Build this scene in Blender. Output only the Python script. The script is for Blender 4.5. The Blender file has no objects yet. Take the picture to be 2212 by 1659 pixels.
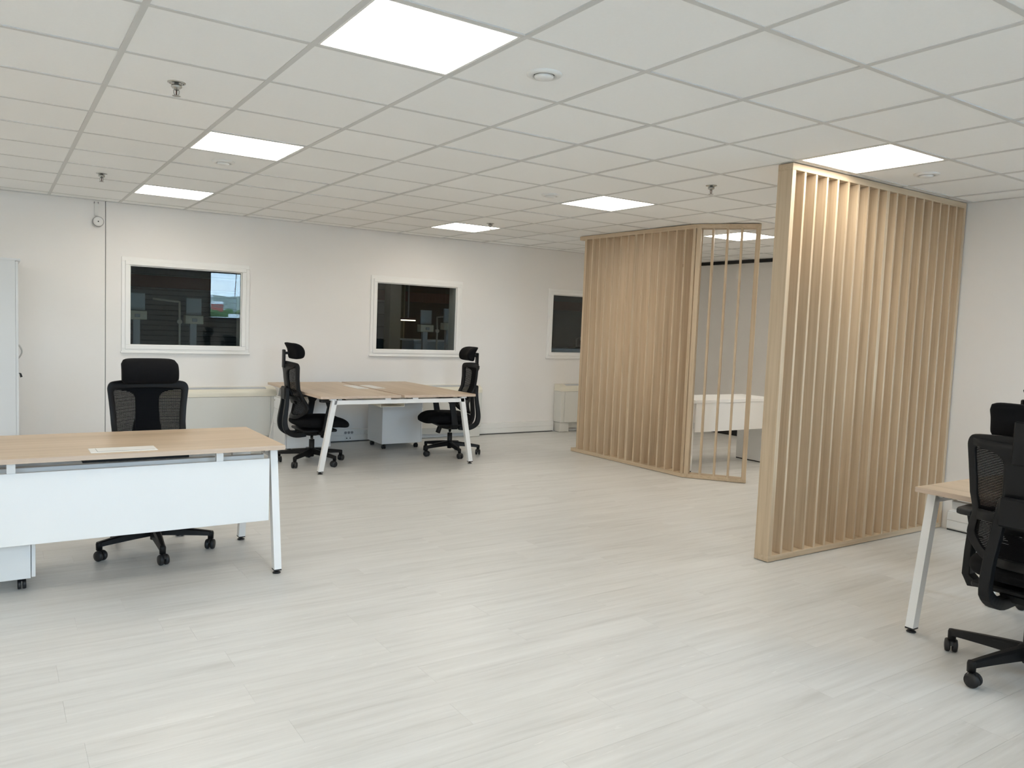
import bpy, bmesh, math, random
from mathutils import Vector, Matrix

random.seed(7)
scene = bpy.context.scene
COL = scene.collection
R = math.radians

# ------------------------------------------------------------------ camera
H = 2.492                                   # ceiling height
CAM = Vector((0.1476, -3.0767, 1.4212))
YAW, PITCH, ROLL, FPX = 0.58806, -0.07252, 0.0395, 1687.9
_f = Vector((math.sin(YAW) * math.cos(PITCH), math.cos(YAW) * math.cos(PITCH), math.sin(PITCH)))
_r = _f.cross(Vector((0, 0, 1))).normalized()
_u = _r.cross(_f)
CR = math.cos(ROLL) * _r + math.sin(ROLL) * _u
CU = -math.sin(ROLL) * _r + math.cos(ROLL) * _u
cam = bpy.data.cameras.new('camera')
cam.sensor_width = 36
cam.lens = FPX / 2212 * 36
cam.clip_start = .05
cam.clip_end = 3000
camo = bpy.data.objects.new('camera', cam)
COL.objects.link(camo)
m = Matrix((CR, CU, -_f)).transposed().to_4x4()
m.translation = CAM
camo.matrix_world = m
scene.camera = camo


def in_view(x, y, z, pad=120):
    d = Vector((x, y, z)) - CAM
    w = d.dot(_f)
    if w < .1:
        return False
    px, py = 1106 + FPX * d.dot(CR) / w, 829.5 - FPX * d.dot(CU) / w
    return -pad < px < 2212 + pad and -pad < py < 1659 + pad


# ------------------------------------------------------------------ exposure, sky
scene.view_settings.view_transform = 'Standard'
scene.view_settings.look = 'None'
scene.view_settings.gamma = 1
scene.view_settings.use_curve_mapping = False
scene.view_settings.exposure = 0.62
LED = 8.0
LED_COL = (1.0, .915, .79, 1)
SKY = 17.0
world = bpy.data.worlds.new('sky')
scene.world = world
world.use_nodes = True
nt = world.node_tree
nt.nodes.clear()
wo = nt.nodes.new('ShaderNodeOutputWorld')
bg = nt.nodes.new('ShaderNodeBackground')
tc = nt.nodes.new('ShaderNodeTexCoord')
mp = nt.nodes.new('ShaderNodeMapping')
mp.inputs['Scale'].default_value = (1.4, 1.4, 5)
nz = nt.nodes.new('ShaderNodeTexNoise')
nz.inputs['Scale'].default_value = 3
nz.inputs['Detail'].default_value = 5
cr = nt.nodes.new('ShaderNodeValToRGB')
cr.color_ramp.elements[0].position = .35
cr.color_ramp.elements[0].color = (.42, .68, 1.0, 1)
cr.color_ramp.elements[1].position = .62
cr.color_ramp.elements[1].color = (.74, .90, 1.0, 1)
nt.links.new(tc.outputs['Generated'], mp.inputs['Vector'])
nt.links.new(mp.outputs['Vector'], nz.inputs['Vector'])
nt.links.new(nz.outputs['Fac'], cr.inputs['Fac'])
nt.links.new(cr.outputs['Color'], bg.inputs['Color'])
bg.inputs['Strength'].default_value = SKY
nt.links.new(bg.outputs[0], wo.inputs[0])
scene.cycles.max_bounces = 10
scene.cycles.diffuse_bounces = 6
scene.cycles.transparent_max_bounces = 16
scene.cycles.use_denoising = True

WY0, WY1 = -4.5, 5.62          # inside faces of the window wall behind the camera and of the back wall
WX0, WX1, WXR = -2.4, 6.30, 9.0
DAY = [(-1.7, -.7), (.8, 2.0), (4.29, 5.45)]    # daylight windows in the wall behind the camera
for a, b in DAY:                                 # portals: they only guide sky sampling
    L = bpy.data.lights.new('sky_portal', 'AREA')
    L.shape = 'RECTANGLE'
    L.size, L.size_y = b - a, 1.12
    L.cycles.is_portal = True
    lo = bpy.data.objects.new('sky_portal', L)
    lo.location = ((a + b) / 2, WY0 - .2, 1.89)
    lo.rotation_euler = (R(90), 0, 0)
    COL.objects.link(lo)


# ------------------------------------------------------------------ materials
def mat(name, col, rough=.5, metal=0, noise=None, bump=0, bscale=200, spec=.5, rnd=0, coat=0):
    ma = bpy.data.materials.new(name)
    ma.use_nodes = True
    t = ma.node_tree
    b = t.nodes['Principled BSDF']
    b.inputs['Base Color'].default_value = (*col, 1)
    b.inputs['Roughness'].default_value = rough
    b.inputs['Metallic'].default_value = metal
    b.inputs['Specular IOR Level'].default_value = spec
    b.inputs['Coat Weight'].default_value = coat
    co = t.nodes.new('ShaderNodeTexCoord')
    src = None
    if noise:
        n = t.nodes.new('ShaderNodeTexNoise')
        n.inputs['Scale'].default_value = noise[0]
        n.inputs['Detail'].default_value = 4
        t.links.new(co.outputs['Object'], n.inputs['Vector'])
        r = t.nodes.new('ShaderNodeMapRange')
        r.inputs['To Min'].default_value = 1 - noise[1]
        r.inputs['To Max'].default_value = 1 + noise[1]
        t.links.new(n.outputs['Fac'], r.inputs['Value'])
        src = r.outputs['Result']
    if rnd:
        oi = t.nodes.new('ShaderNodeObjectInfo')
        r2 = t.nodes.new('ShaderNodeMapRange')
        r2.inputs['To Min'].default_value = 1 - rnd
        r2.inputs['To Max'].default_value = 1 + rnd
        t.links.new(oi.outputs['Random'], r2.inputs['Value'])
        if src:
            mm = t.nodes.new('ShaderNodeMath')
            mm.operation = 'MULTIPLY'
            t.links.new(src, mm.inputs[0])
            t.links.new(r2.outputs['Result'], mm.inputs[1])
            src = mm.outputs[0]
        else:
            src = r2.outputs['Result']
    if src:
        vm = t.nodes.new('ShaderNodeVectorMath')
        vm.operation = 'SCALE'
        vm.inputs[0].default_value = col
        t.links.new(src, vm.inputs['Scale'])
        t.links.new(vm.outputs[0], b.inputs['Base Color'])
    if bump:
        n2 = t.nodes.new('ShaderNodeTexNoise')
        n2.inputs['Scale'].default_value = bscale
        t.links.new(co.outputs['Object'], n2.inputs['Vector'])
        bp = t.nodes.new('ShaderNodeBump')
        bp.inputs['Strength'].default_value = bump
        bp.inputs['Distance'].default_value = .002
        t.links.new(n2.outputs['Fac'], bp.inputs['Height'])
        t.links.new(bp.outputs[0], b.inputs['Normal'])
    return ma


def wood(name, c0, c1, c2, scale, rough=.45, rnd=.04, space='Object', warp=2.0, pos=(.3, .5, .72), flecks=None):
    """grain: streaky noise, stretched along the axis whose scale is small"""
    ma = bpy.data.materials.new(name)
    ma.use_nodes = True
    t = ma.node_tree
    b = t.nodes['Principled BSDF']
    b.inputs['Roughness'].default_value = rough
    co = t.nodes.new('ShaderNodeTexCoord')
    oi = t.nodes.new('ShaderNodeObjectInfo')
    off = t.nodes.new('ShaderNodeVectorMath')
    off.operation = 'ADD'
    sc = t.nodes.new('ShaderNodeVectorMath')
    sc.operation = 'SCALE'
    cx = t.nodes.new('ShaderNodeCombineXYZ')
    for i in range(3):
        t.links.new(oi.outputs['Random'], cx.inputs[i])
    t.links.new(cx.outputs[0], sc.inputs[0])
    sc.inputs['Scale'].default_value = 37.0
    t.links.new(co.outputs[space], off.inputs[0])
    t.links.new(sc.outputs[0], off.inputs[1])
    mp = t.nodes.new('ShaderNodeMapping')
    mp.inputs['Scale'].default_value = scale
    t.links.new(off.outputs[0], mp.inputs['Vector'])
    n1 = t.nodes.new('ShaderNodeTexNoise')
    n1.inputs['Scale'].default_value = 1
    n1.inputs['Detail'].default_value = 6
    n1.inputs['Roughness'].default_value = .6
    n1.inputs['Distortion'].default_value = warp * .3
    t.links.new(mp.outputs[0], n1.inputs['Vector'])
    mp2 = t.nodes.new('ShaderNodeMapping')
    mp2.inputs['Scale'].default_value = [s * .22 for s in scale]
    t.links.new(off.outputs[0], mp2.inputs['Vector'])
    n2 = t.nodes.new('ShaderNodeTexNoise')
    n2.inputs['Scale'].default_value = 1
    n2.inputs['Detail'].default_value = 3
    n2.inputs['Distortion'].default_value = warp
    t.links.new(mp2.outputs[0], n2.inputs['Vector'])
    mx = t.nodes.new('ShaderNodeMath')
    mx.operation = 'MULTIPLY_ADD'
    t.links.new(n1.outputs['Fac'], mx.inputs[0])
    mx.inputs[1].default_value = .55
    h = t.nodes.new('ShaderNodeMath')
    h.operation = 'MULTIPLY'
    h.inputs[1].default_value = .45
    t.links.new(n2.outputs['Fac'], h.inputs[0])
    t.links.new(h.outputs[0], mx.inputs[2])
    cr = t.nodes.new('ShaderNodeValToRGB')
    e = cr.color_ramp.elements
    e[0].position, e[0].color = pos[0], (*c0, 1)
    e[1].position, e[1].color = pos[2], (*c2, 1)
    k = e.new(pos[1])
    k.color = (*c1, 1)
    t.links.new(mx.outputs[0], cr.inputs['Fac'])
    rr = t.nodes.new('ShaderNodeMapRange')
    rr.inputs['To Min'].default_value = 1 - rnd
    rr.inputs['To Max'].default_value = 1 + rnd
    t.links.new(oi.outputs['Random'], rr.inputs['Value'])
    vm = t.nodes.new('ShaderNodeVectorMath')
    vm.operation = 'SCALE'
    t.links.new(cr.outputs['Color'], vm.inputs[0])
    t.links.new(rr.outputs[0], vm.inputs['Scale'])
    out = vm.outputs[0]
    if flecks:
        mp3 = t.nodes.new('ShaderNodeMapping')
        mp3.inputs['Scale'].default_value = flecks
        t.links.new(off.outputs[0], mp3.inputs['Vector'])
        n3 = t.nodes.new('ShaderNodeTexNoise')
        n3.inputs['Scale'].default_value = 1
        n3.inputs['Detail'].default_value = 5
        n3.inputs['Distortion'].default_value = 1.4
        t.links.new(mp3.outputs[0], n3.inputs['Vector'])
        r3 = t.nodes.new('ShaderNodeMapRange')
        r3.inputs['From Min'].default_value = .66
        r3.inputs['From Max'].default_value = .74
        r3.inputs['To Min'].default_value = 0
        r3.inputs['To Max'].default_value = .55
        t.links.new(n3.outputs['Fac'], r3.inputs['Value'])
        mix = t.nodes.new('ShaderNodeMix')
        mix.data_type = 'RGBA'
        t.links.new(r3.outputs[0], mix.inputs[0])
        t.links.new(out, mix.inputs[6])
        mix.inputs[7].default_value = (.80, .80, .78, 1)
        out = mix.outputs[2]
    t.links.new(out, b.inputs['Base Color'])
    return ma


def emit(name, col, s):
    ma = bpy.data.materials.new(name)
    ma.use_nodes = True
    t = ma.node_tree
    b = t.nodes['Principled BSDF']
    b.inputs['Base Color'].default_value = (.9, .9, .9, 1)
    b.inputs['Emission Color'].default_value = col
    b.inputs['Emission Strength'].default_value = s
    return ma


def glass(name, tint=(.9, .92, .92), ior=1.5):
    ma = bpy.data.materials.new(name)
    ma.use_nodes = True
    t = ma.node_tree
    t.nodes.remove(t.nodes['Principled BSDF'])
    o = t.nodes['Material Output']
    tr = t.nodes.new('ShaderNodeBsdfTransparent')
    tr.inputs[0].default_value = (*tint, 1)
    gl = t.nodes.new('ShaderNodeBsdfGlossy')
    gl.inputs['Roughness'].default_value = 0
    fr = t.nodes.new('ShaderNodeFresnel')
    fr.inputs[0].default_value = ior
    mx = t.nodes.new('ShaderNodeMixShader')
    t.links.new(fr.outputs[0], mx.inputs[0])
    t.links.new(tr.outputs[0], mx.inputs[1])
    t.links.new(gl.outputs[0], mx.inputs[2])
    t.links.new(mx.outputs[0], o.inputs[0])
    return ma


def meshcloth(name):
    """woven chair mesh: rows of black thread with open gaps between"""
    ma = bpy.data.materials.new(name)
    ma.use_nodes = True
    t = ma.node_tree
    b = t.nodes['Principled BSDF']
    b.inputs['Base Color'].default_value = (.005, .005, .006, 1)
    b.inputs['Roughness'].default_value = .9
    b.inputs['Specular IOR Level'].default_value = .12
    o = t.nodes['Material Output']
    co = t.nodes.new('ShaderNodeTexCoord')
    w = t.nodes.new('ShaderNodeTexWave')
    w.bands_direction = 'Z'
    w.inputs['Scale'].default_value = 46
    w.inputs['Distortion'].default_value = .35
    w.inputs['Detail'].default_value = 1
    w.inputs['Detail Scale'].default_value = 6
    t.links.new(co.outputs['Object'], w.inputs['Vector'])
    gt = t.nodes.new('ShaderNodeMath')
    gt.operation = 'GREATER_THAN'
    gt.inputs[1].default_value = .955
    t.links.new(w.outputs['Fac'], gt.inputs[0])
    w2 = t.nodes.new('ShaderNodeTexWave')
    w2.bands_direction = 'X'
    w2.inputs['Scale'].default_value = 60
    t.links.new(co.outputs['Object'], w2.inputs['Vector'])
    g2 = t.nodes.new('ShaderNodeMath')
    g2.operation = 'GREATER_THAN'
    g2.inputs[1].default_value = .22
    t.links.new(w2.outputs['Fac'], g2.inputs[0])
    ml = t.nodes.new('ShaderNodeMath')
    ml.operation = 'MULTIPLY'
    t.links.new(gt.outputs[0], ml.inputs[0])
    t.links.new(g2.outputs[0], ml.inputs[1])
    tr = t.nodes.new('ShaderNodeBsdfTransparent')
    mx = t.nodes.new('ShaderNodeMixShader')
    t.links.new(ml.outputs[0], mx.inputs[0])
    t.links.new(b.outputs[0], mx.inputs[1])
    t.links.new(tr.outputs[0], mx.inputs[2])
    t.links.new(mx.outputs[0], o.inputs[0])
    return ma


M = dict(
    wall=mat('wall_paint', (.83, .812, .79), .75, noise=(3, .012), bump=.05, bscale=150),
    tile=mat('ceiling_tile_fibre', (.915, .92, .91), .9, noise=(60, .015), rnd=.012, spec=.2),
    grid=mat('ceiling_grid_paint', (.64, .64, .625), .5, noise=(8, .01)),
    gap=mat('dark_gap', (.05, .05, .05), .9, noise=(5, .02)),
    led=emit('led_diffuser', LED_COL, LED),
    floor=wood('pale_oak_vinyl', (.535, .53, .51), (.63, .627, .61), (.69, .69, .675), (2.2, 36, 5), rough=.36,
               rnd=.010, warp=1.4, pos=(.30, .46, .62), flecks=(5, 46, 4)),
    sub=mat('screed', (.42, .41, .39), .9, noise=(4, .05)),
    oak_x=wood('desk_oak_laminate', (.43, .325, .22), (.54, .42, .30), (.62, .50, .38), (1.0, 26, 26), rough=.38,
               rnd=.03, warp=1.0),
    oak_edge=wood('desk_oak_edge_band', (.50, .38, .29), (.60, .475, .37), (.67, .55, .45), (1.4, 40, 120), rough=.45, rnd=.02),
    ply=wood('screen_oak_board', (.44, .325, .21), (.57, .445, .305), (.65, .525, .375), (60, 60, 1.6), rough=.5,
             rnd=.05, warp=1.2),
    plyh=wood('screen_oak_rail', (.46, .345, .22), (.58, .455, .315), (.65, .525, .38), (1.6, 60, 60), rough=.5,
              rnd=.04, warp=1.2),
    wmetal=mat('white_powder_coat', (.82, .82, .81), .35, noise=(6, .01)),
    cupb=mat('cupboard_white_dimmed', (.70, .715, .72), .42, noise=(4, .01), bump=.03, bscale=400),  # white board colour lowered to stand in for weaker window light
    wboard=mat('white_melamine', (.83, .84, .84), .38, noise=(4, .01), bump=.03, bscale=400),
    plast=mat('black_plastic', (.0055, .0055, .006), .46, noise=(30, .1), bump=.12, bscale=500, spec=.28),
    fabric=mat('black_fabric', (.007, .007, .008), .95, noise=(300, .3), bump=.3, bscale=900, spec=.15),
    mesh=meshcloth('black_mesh_cloth'),
    rubber=mat('black_rubber', (.012, .012, .013), .5, noise=(30, .1)),
    chrome=mat('polished_chrome', (.50, .50, .48), .14, 1, noise=(20, .02)),
    steel=mat('brushed_steel', (.45, .44, .42), .35, 1, noise=(40, .06)),
    cream=mat('cream_plastic', (.80, .77, .66), .45, noise=(5, .01)),
    conv=mat('convector_panel', (.70, .70, .665), .5, noise=(4, .012)),
    grille=mat('grille_grey', (.52, .55, .58), .3, noise=(20, .04)),
    wplast=mat('white_plastic', (.78, .78, .76), .4, noise=(10, .01)),
    gplast=mat('grey_plastic', (.30, .30, .30), .5, noise=(10, .03)),
    glass=glass('window_glass', (.80, .83, .82), 1.42),
    clear=glass('clear_glass', (.97, .98, .98)),
    black=mat('black_trim', (.010, .010, .011), .5, noise=(10, .05)),
    upvc=mat('white_window_frame', (.86, .855, .835), .4, noise=(6, .008)),
    hall=mat('hall_wall_dark', (.065, .068, .064), .85, noise=(2, .12)),
    hallfloor=mat('hall_concrete', (.09, .09, .087), .8, noise=(2, .12)),
    shutter=mat('shutter_grey', (.15, .16, .16), .6, noise=(5, .06)),
    olive=mat('olive_column', (.16, .145, .09), .7, noise=(5, .08)),
    beam=mat('rust_red_beam', (.085, .026, .018), .7, noise=(6, .1)),
    boxb=mat('beige_box', (.50, .47, .36), .6, noise=(6, .03)),
    gboard=mat('grey_board', (.34, .37, .38), .6, noise=(6, .03)),
    pipe=mat('pale_pipe', (.45, .43, .36), .5, noise=(9, .04)),
    hedge=mat('far_hillside', (.20, .235, .20), .95, noise=(.06, .35)),
    roofr=mat('red_roof', (.50, .14, .11), .8, noise=(2, .1)),
    roofw=mat('pale_flat_roof', (.66, .68, .70), .8, noise=(.6, .05)),
    hwall=mat('house_wall', (.70, .72, .72), .8, noise=(1, .05)),
    yard=mat('yard_ground', (.30, .31, .30), .9, noise=(.3, .1)),
    leaf=mat('tree_leaf', (.08, .14, .05), .9, noise=(1.5, .4)),
    mast=mat('grey_mast', (.30, .32, .34), .5, noise=(3, .05)),
    tag=mat('white_tag', (.75, .75, .73), .7, noise=(30, .02)),
)
STRIP = emit('strip_lamp', (1, .85, .65, 1), 2.5)


# ------------------------------------------------------------------ mesh building
class MB:
    def __init__(self):
        self.v, self.f, self.s = [], [], []

    def add(self, vs, fs, smooth=False):
        n = len(self.v)
        self.v += [Vector(a) for a in vs]
        self.f += [[i + n for i in g] for g in fs]
        self.s += [smooth] * len(fs)
        return self

    def box(self, x0, y0, z0, x1, y1, z1):
        vs = [(x, y, z) for z in (z0, z1) for y in (y0, y1) for x in (x0, x1)]
        return self.add(vs, [(0, 2, 3, 1), (4, 5, 7, 6), (0, 1, 5, 4), (2, 6, 7, 3), (0, 4, 6, 2), (1, 3, 7, 5)])

    def bbox(self, x0, y0, z0, x1, y1, z1, b=.002):
        """box with bevelled edges"""
        bm = bmesh.new()
        bmesh.ops.create_cube(bm, size=1)
        for v in bm.verts:
            v.co = Vector((x0 + (v.co.x + .5) * (x1 - x0), y0 + (v.co.y + .5) * (y1 - y0), z0 + (v.co.z + .5) * (z1 - z0)))
        b = min(b, (x1 - x0) * .4, (y1 - y0) * .4, (z1 - z0) * .4)
        bmesh.ops.bevel(bm, geom=bm.edges[:], offset=b, segments=1, affect='EDGES')
        return self.bm(bm)

    def bm(self, bm, smooth=False):
        bm.verts.index_update()
        self.add([v.co.copy() for v in bm.verts], [[v.index for v in f.verts] for f in bm.faces], smooth)
        bm.free()
        return self

    def prism(self, poly, z0, z1, axis='z'):
        n = len(poly)

        def P(a, b, c):
            return {'z': (a, b, c), 'x': (c, a, b), 'y': (a, c, b)}[axis]
        vs = [P(a, b, z0) for a, b in poly] + [P(a, b, z1) for a, b in poly]
        fs = [list(range(n))[::-1], list(range(n, 2 * n))]
        fs += [(i, (i + 1) % n, n + (i + 1) % n, n + i) for i in range(n)]
        return self.add(vs, fs)

    def lathe(self, prof, c=(0, 0, 0), ax='z', n=20, smooth=True):
        """prof: (radius, height) pairs along the axis; ends closed where the radius is 0"""
        vs, fs = [], []
        c = Vector(c)
        for r, h in prof:
            for k in range(n):
                a = 2 * math.pi * k / n
                p = (r * math.cos(a), r * math.sin(a), h)
                if ax == 'x':
                    p = (p[2], p[0], p[1])
                elif ax == 'y':
                    p = (p[1], p[2], p[0])
                vs.append(c + Vector(p))
        for i in range(len(prof) - 1):
            for k in range(n):
                fs.append((i * n + k, i * n + (k + 1) % n, (i + 1) * n + (k + 1) % n, (i + 1) * n + k))
        self.add(vs, fs, smooth)
        m0 = len(self.v) - len(vs)
        if prof[0][0] > 0:
            self.f.append([m0 + k for k in range(n)][::-1])
            self.s.append(False)
        if prof[-1][0] > 0:
            self.f.append([m0 + (len(prof) - 1) * n + k for k in range(n)])
            self.s.append(False)
        return self

    def cyl(self, r, a, b, n=16):
        return self.tube([a, b], r, n)

    def tube(self, pts, r, n=10, close=False):
        pts = [Vector(p) for p in pts]
        rs = r if isinstance(r, (list, tuple)) else [r] * len(pts)
        vs, fs = [], []
        up = None
        for i, p in enumerate(pts):
            t = (pts[min(i + 1, len(pts) - 1)] - pts[max(i - 1, 0)]).normalized()
            if up is None:
                up = t.orthogonal().normalized()
            up = (up - t * up.dot(t)).normalized()
            s = t.cross(up)
            for k in range(n):
                a = 2 * math.pi * k / n
                vs.append(p + (up * math.cos(a) + s * math.sin(a)) * rs[i])
        for i in range(len(pts) - 1):
            for k in range(n):
                fs.append((i * n + k, i * n + (k + 1) % n, (i + 1) * n + (k + 1) % n, (i + 1) * n + k))
        self.add(vs, fs, True)
        m0 = len(self.v) - len(vs)
        self.f.append([m0 + k for k in range(n)][::-1])
        self.f.append([m0 + (len(pts) - 1) * n + k for k in range(n)])
        self.s += [False, False]
        return self

    def sweep(self, pts, secs, smooth=True):
        """pts: centres; secs: for each a list of offset vectors (same count)"""
        n = len(secs[0])
        vs = [Vector(p) + Vector(o) for p, s in zip(pts, secs) for o in s]
        fs = []
        for i in range(len(pts) - 1):
            for k in range(n):
                fs.append((i * n + k, i * n + (k + 1) % n, (i + 1) * n + (k + 1) % n, (i + 1) * n + k))
        self.add(vs, fs, smooth)
        m0 = len(self.v) - len(vs)
        self.f.append([m0 + k for k in range(n)][::-1])
        self.f.append([m0 + (len(pts) - 1) * n + k for k in range(n)])
        self.s += [False, False]
        return self

    def build(self, name, ma, parent=None, loc=None, fix=True):
        me = bpy.data.meshes.new(name)
        me.from_pydata([tuple(a) for a in self.v], [], self.f)
        me.polygons.foreach_set('use_smooth', self.s)
        me.update()
        if fix:
            bm = bmesh.new()
            bm.from_mesh(me)
            bmesh.ops.recalc_face_normals(bm, faces=bm.faces[:])
            bm.to_mesh(me)
            bm.free()
        me.materials.append(ma)
        o = bpy.data.objects.new(name, me)
        COL.objects.link(o)
        if parent:
            o.parent = parent
        if loc:
            o.location = loc
        return o


def tag(o, label=None, cat=None, group=None, kind=None):
    if label:
        o['label'] = label
    if cat:
        o['category'] = cat
    if group:
        o['group'] = group
    if kind:
        o['kind'] = kind
    return o


def empty(name, loc=(0, 0, 0), rz=0, label=None, cat=None, group=None, kind=None):
    o = bpy.data.objects.new(name, None)
    o.empty_display_size = .1
    COL.objects.link(o)
    o.location = loc
    o.rotation_euler = (0, 0, rz)
    return tag(o, label, cat, group, kind)


def copy_tree(o, parent=None, skip=()):
    c = o.copy()
    COL.objects.link(c)
    c.parent = parent
    for ch in list(o.children):
        if ch.name.split('.')[0] not in skip:
            copy_tree(ch, c, skip)
    return c


# ------------------------------------------------------------------ the room shell
def holed_wall(name, ma, axis, a0, a1, t0, t1, z0, z1, holes):
    """wall running along x or y from a0 to a1, thickness t0..t1, rectangular holes (b0, b1, zb, zt)"""
    mb = MB()
    cuts = sorted({a0, a1, *[h[0] for h in holes], *[h[1] for h in holes]})

    def bx(p, q, zb, zt):
        if axis == 'x':
            mb.box(p, t0, zb, q, t1, zt)
        else:
            mb.box(t0, p, zb, t1, q, zt)
    for p, q in zip(cuts, cuts[1:]):
        hs = [h for h in holes if h[0] <= p and h[1] >= q]
        if hs:
            bx(p, q, z0, hs[0][2])
            bx(p, q, hs[0][3], z1)
        else:
            bx(p, q, z0, z1)
    return tag(mb.build(name, ma), kind='structure')


BW = [(1.222, 2.473), (3.885, 5.130), (6.486, 7.735)]       # back windows, outer casing
ZB, ZT = 1.016, 1.972
holes = [(a + .075, b - .085, ZB + .075, ZT - .08) for a, b in BW]
ZR = 2.60
tag(MB().box(-2.6, WY1 - .006, 0, 1.075, WY1 + .18, 4.45).build('wall_back_panel', M['wall']), kind='structure').name = 'wall_back_left'
holed_wall('wall_back', M['wall'], 'x', 1.083, WXR + .2, WY1, WY1 + .18, 0, 4.45, holes)
tag(MB().box(WXR + .2, WY1 + .06, 0, 14.2, WY1 + .18, 4.45).build('wall_hall_front', M['hall']), kind='structure')
tag(MB().box(1.075, WY1 + .01, 0, 1.083, WY1 + .05, H).build('trim_1', M['gplast']), kind='structure')
wr = MB().box(WX1, WY0, 0, WX1 + .12, .16, ZR).build('wall_right', M['wall'])
tag(wr, kind='structure')
tag(MB().box(WX1 + .12, .04, 0, WXR + .2, .16, ZR).build('wall_return', M['wall']), kind='structure')
tag(MB().box(WXR, .16, 0, WXR + .2, WY1, ZR).build('wall_far_right', M['wall']), kind='structure')
tag(MB().box(WX0 - .2, WY0 - .3, 0, WX0, WY1 - .006, ZR).build('wall_left', M['wall']), kind='structure')
holed_wall('wall_front', M['wall'], 'x', WX0, WX1 + .12, WY0 - .25, WY0, 0, ZR, [(a, b, 1.33, 2.45) for a, b in DAY])
tag(MB().box(WXR - .035, .16, H - .045, WXR, WY1, H - .002).build('trim_2', M['black']), kind='structure')
tag(MB().box(WXR - .03, .20, .0, WXR, WY1, .085).build('baseboard_far_right', M['black']), kind='structure')

# floor: screed slab and planks
fl = MB().box(WX0, WY0, -.12, WXR, WY1, -.006).build('floor', M['sub'])
tag(fl, kind='structure')
PW = .174
known = {2: .35, 0: .351, -1: .948, -2: .39, -3: 1.014, -4: 1.57, -5: 2.09, 1: .96, 3: .887}
rest = MB()
PL, G = 1.22, .00028
pcount = 0
rows = []
k = int((WY0 + .085) / PW) - 1
while -.085 + k * PW < WY1:
    y0, y1 = max(WY0, -.085 + k * PW), min(WY1, -.085 + (k + 1) * PW)
    if y1 - y0 > .01:
        x0 = known.get(k, random.random() * PL)
        x = x0 - PL * math.ceil((x0 - WX0) / PL)
        while x < (WX1 if y0 < .16 else WXR):
            a, b = max(x, WX0), min(x + PL, (WX1 if y0 < .1 else WXR))
            if b - a > .02:
                rows.append((a, y0, b, y1))
            x += PL
    k += 1
plank_mesh = {}
vis = [r for r in rows if any(in_view(r[0] + (r[2] - r[0]) * t, (r[1] + r[3]) / 2, 0, 20) for t in (.02, .25, .5, .75, .98))]
vis.sort(key=lambda r: ((r[0] + r[2]) / 2 - CAM.x) ** 2 + ((r[1] + r[3]) / 2 - CAM.y) ** 2)
vis = vis[:295]
vs_ = set(vis)


def plank_mb(w, d):
    return MB().prism([(-w / 2 + G, -d / 2 + G), (w / 2 - G, -d / 2 + G), (w / 2 - G, d / 2 - G), (-w / 2 + G, d / 2 - G)], -.006, 0)


for r in rows:
    w, d = round(r[2] - r[0], 3), round(r[3] - r[1], 3)
    c = ((r[0] + r[2]) / 2, (r[1] + r[3]) / 2, 0)
    if r in vs_:
        if (w, d) not in plank_mesh:
            o = plank_mb(w, d).build('plank', M['floor'], fl, c)
            plank_mesh[(w, d)] = o.data
        else:
            o = bpy.data.objects.new('plank', plank_mesh[(w, d)])
            COL.objects.link(o)
            o.parent = fl
            o.location = c
    else:
        rest.box(r[0] + G, r[1] + G, -.006, r[2] - G, r[3] - G, 0)
tag(rest.build('planks_beyond_view', M['floor'], fl), kind='stuff')

# ceiling: void slab, T-bars, tiles
ce = MB().box(WX0, WY0, H + .03, WXR, WY1, H + .10).build('ceiling', M['wall'])
tag(ce, kind='structure')
T = .6
lights = [(2, -1), (2, 3), (2, 7), (7, -1), (7, 3), (7, 7), (11, 4), (2, -5), (7, -5), (-3, -1), (-3, 3), (-3, 7), (-3, -5), (11, 1), (14, 1)]  # panels without their own label are unseen, added to light room and alcove
bars = MB()


def room_x1(y):
    return WX1 if y < .12 else WXR


for i in range(-3, 16):
    x = i * T
    if WX0 < x < WXR:
        y0 = WY0 if x < WX1 else .16
        MB().box(-.012, y0, H, .012, WY1, H + .03).build('grid_bar', M['grid'], ce, (x, 0, 0))
for j in range(-7, 10):
    y = j * T
    if WY0 < y < WY1:
        MB().box(WX0, -.012, H + .0004, room_x1(y), .012, H + .03).build('grid_bar', M['grid'], ce, (0, y, 0))
# wall angle
for p in ((-2.4, WY1 - .024, 1.07, WY1 - .006), (1.083, WY1 - .02, WXR, WY1), (WX1 - .02, WY0, WX1, .16)):
    MB().box(p[0], p[1], H - .002, p[2], p[3], H + .02).build('wall_angle', M['grid'], ce)
tm = {}
rest = MB()
nt_ = 0
for i in range(-4, 15):
    for j in range(-8, 10):
        if (i, j) in lights:
            continue
        x0, x1 = max(WX0, i * T) + .0, min((i + 1) * T, room_x1((j + .5) * T))
        y0, y1 = max(WY0, j * T), min((j + 1) * T, WY1)
        if x1 - x0 < .03 or y1 - y0 < .03:
            continue
        g = .0075
        a = (x0 + g, y0 + g, x1 - g, y1 - g)
        if in_view((x0 + x1) / 2, (y0 + y1) / 2, H, 420):
            key = (round(x1 - x0, 3), round(y1 - y0, 3))
            w, d = a[2] - a[0], a[3] - a[1]
            c = ((x0 + x1) / 2, (y0 + y1) / 2, H + .0025 + random.choice((0, 0, 0, .0015, .003)))
            if key not in tm:
                o = MB().bbox(-w / 2, -d / 2, 0, w / 2, d / 2, .015, .0015).build('ceiling_tile', M['tile'], ce, c)
                tm[key] = o.data
            else:
                o = bpy.data.objects.new('ceiling_tile', tm[key])
                COL.objects.link(o)
                o.parent = ce
                o.location = c
            nt_ += 1
        else:
            rest.box(a[0], a[1], H + .0025, a[2], a[3], H + .0175)
tag(rest.build('tiles_beyond_view', M['tile'], ce), kind='stuff')

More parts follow.
